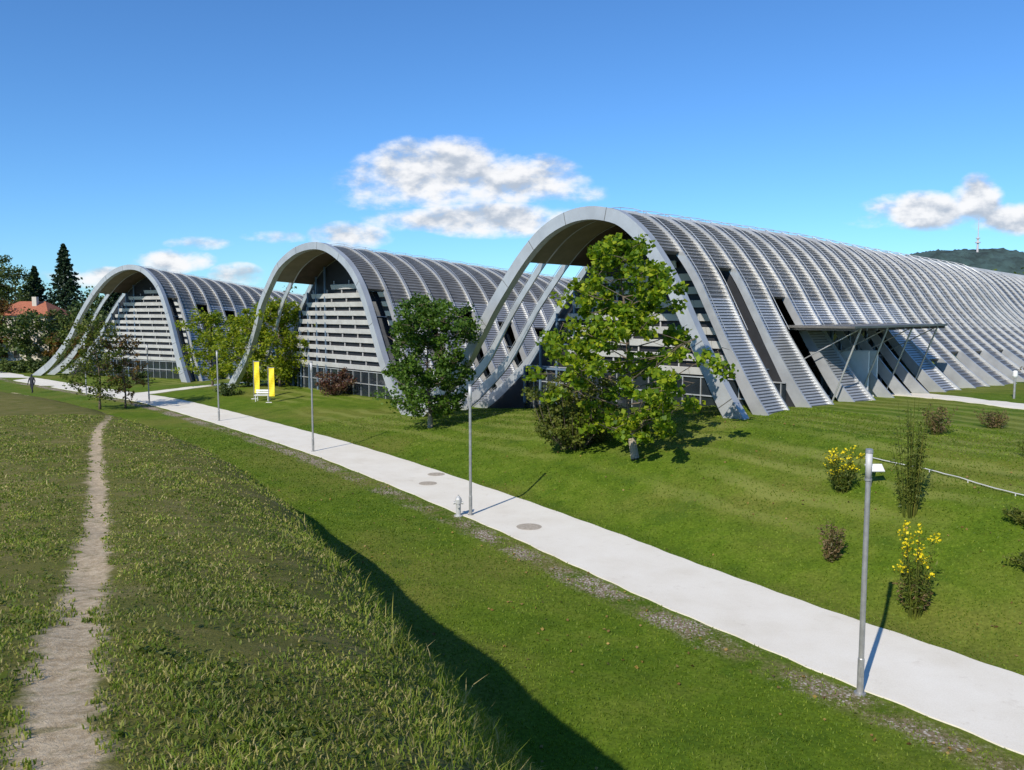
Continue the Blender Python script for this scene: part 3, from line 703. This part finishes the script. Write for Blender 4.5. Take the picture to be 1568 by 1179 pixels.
mb.obj("body",mat("hydrant_grey",(.5,.5,.48),.5,.2),e)
for (x,y,h) in ((-26.6,83.8,3.9),(-24.2,80.8,3.5)):
    z=H1(x,y); e=empty("banner_flag"); mb=MB(); mb.tube([(x,y,z-.1),(x,y,z+h+.15)],.04,8); mb.tube([(x,y,z+h),(x+.62,y,z+h)],.025,6); mb.tube([(x-.3,y,z+.03),(x+.3,y,z+.03)],.05,6); mb.obj("mast",M_pole,e)
    V_=[];Fc=[]
    for i in range(13):
        for j in range(4): V_.append((x+.05+j*.18,y+.04*math.sin(i*.8+j),z+h-.05-(h-.7)*i/12))
    for i in range(12):
        for j in range(3): Fc.append((i*4+j,i*4+j+1,i*4+j+5,i*4+j+4))
    mk("cloth",V_,Fc,M_yellow,e)
x,y=-25.3,82.4; z=H1(x,y); e=empty("park_bench"); mb=MB()
for k in range(3): mb.box((x,y-.3+k*.22,z+.6),(1,0,0),(0,1,0),(0,0,1),.75,.09,.03)
for k in range(2): mb.box((x,y+.33,z+.82+k*.22),(1,0,0),(0,1,0),(0,0,1),.75,.03,.08)
for sx in (-.62,.62):
    mb.tube([(x+sx,y-.32,z-.05),(x+sx,y-.3,z+.58)],.04,6); mb.tube([(x+sx,y+.4,z-.05),(x+sx,y+.33,z+1.15)],.04,6)
mb.obj("seat_and_legs",M_white,e)
x,y=14.4,32.3; z=H1(x,y); e=empty("information_sign"); mb=MB(); mb.tube([(x,y,z-.1),(x,y,z+1.45)],.035,8); mb.box((x-.1,y,z+1.3),(1,0,0),(0,1,0),(0,0,1),.1,.1,.22); mb.obj("post",M_pole,e)
mb=MB(); mb.box((x+.12,y-.05,z+.75),(1,0,0),(0,.8,.6),(0,-.6,.8),.34,.2,.02); mb.obj("panel",M_white,e)
hx_,hy_=-111,190; z=H1(hx_,hy_)-.5; e=empty("house"); mb=MB(); mb.box((hx_,hy_,z+5.5),(1,0,0),(0,1,0),(0,0,1),6,5,5.5); mb.obj("walls",M_plaster,e)
zt=z+11
a=[(hx_-6.8,hy_-5.8,zt-.2),(hx_+6.8,hy_-5.8,zt-.2),(hx_+6.8,hy_+5.8,zt-.2),(hx_-6.8,hy_+5.8,zt-.2),(hx_-3,hy_,zt+3.0),(hx_+3,hy_,zt+3.0)]
mk("roof",a,[(0,1,5,4),(1,2,5),(2,3,4,5),(3,0,4),(3,2,1,0)],M_red,e)
mb=MB(); mb.box((hx_+1.5,hy_-1.5,zt+2.8),(1,0,0),(0,1,0),(0,0,1),.5,.5,1.2); mb.obj("chimney",M_plaster,e)
mb=MB()
for fx in (-4,-1.4,1.4,4):
    for fz in (2,5.2,8.5): mb.box((hx_+fx,hy_-5.02,z+fz),(1,0,0),(0,1,0),(0,0,1),.6,.05,.85)
mb.obj("windows",M_glass,e)

# ------------------------------------------------------------------ walking person
x,y=-57.5,97.4; z=H1(x,y); S=1.28
J=[((0,0,.95),.15),((0,0,1.18),.14),((0,0,1.42),.17),((0,0,1.53),.06),((0,.01,1.60),.075),((0,.01,1.70),.095),((0,.0,1.79),.05),
 ((.09,0,.9),.11),((.11,-.16,.5),.07),((.11,-.2,.08),.045),((.11,-.33,.04),.04),
 ((-.09,0,.9),.11),((-.1,.06,.5),.07),((-.1,.28,.12),.045),((-.1,.18,.04),.04),
 ((.2,0,1.42),.07),((.27,.06,1.13),.05),((.27,-.08,.88),.038),((.27,-.12,.78),.04),
 ((-.2,0,1.42),.07),((-.27,-.06,1.13),.05),((-.26,-.2,.9),.038),((-.26,-.25,.81),.04)]
E_=[(0,1),(1,2),(2,3),(3,4),(4,5),(5,6),(0,7),(7,8),(8,9),(9,10),(0,11),(11,12),(12,13),(13,14),(2,15),(15,16),(16,17),(17,18),(2,19),(19,20),(20,21),(21,22)]
me=bpy.data.meshes.new("person"); me.from_pydata([(x+j[0][0]*S,y+j[0][1]*S,z+j[0][2]*S) for j in J],E_,[])
po=bpy.data.objects.new("person",me); scene.collection.objects.link(po); me.materials.append(M_cloth)
md=po.modifiers.new("skin","SKIN")
for v,j in zip(me.skin_vertices[0].data,J): v.radius=(j[1]*S,j[1]*S)
me.skin_vertices[0].data[0].use_root=True
po.modifiers.new("sub","SUBSURF").levels=1
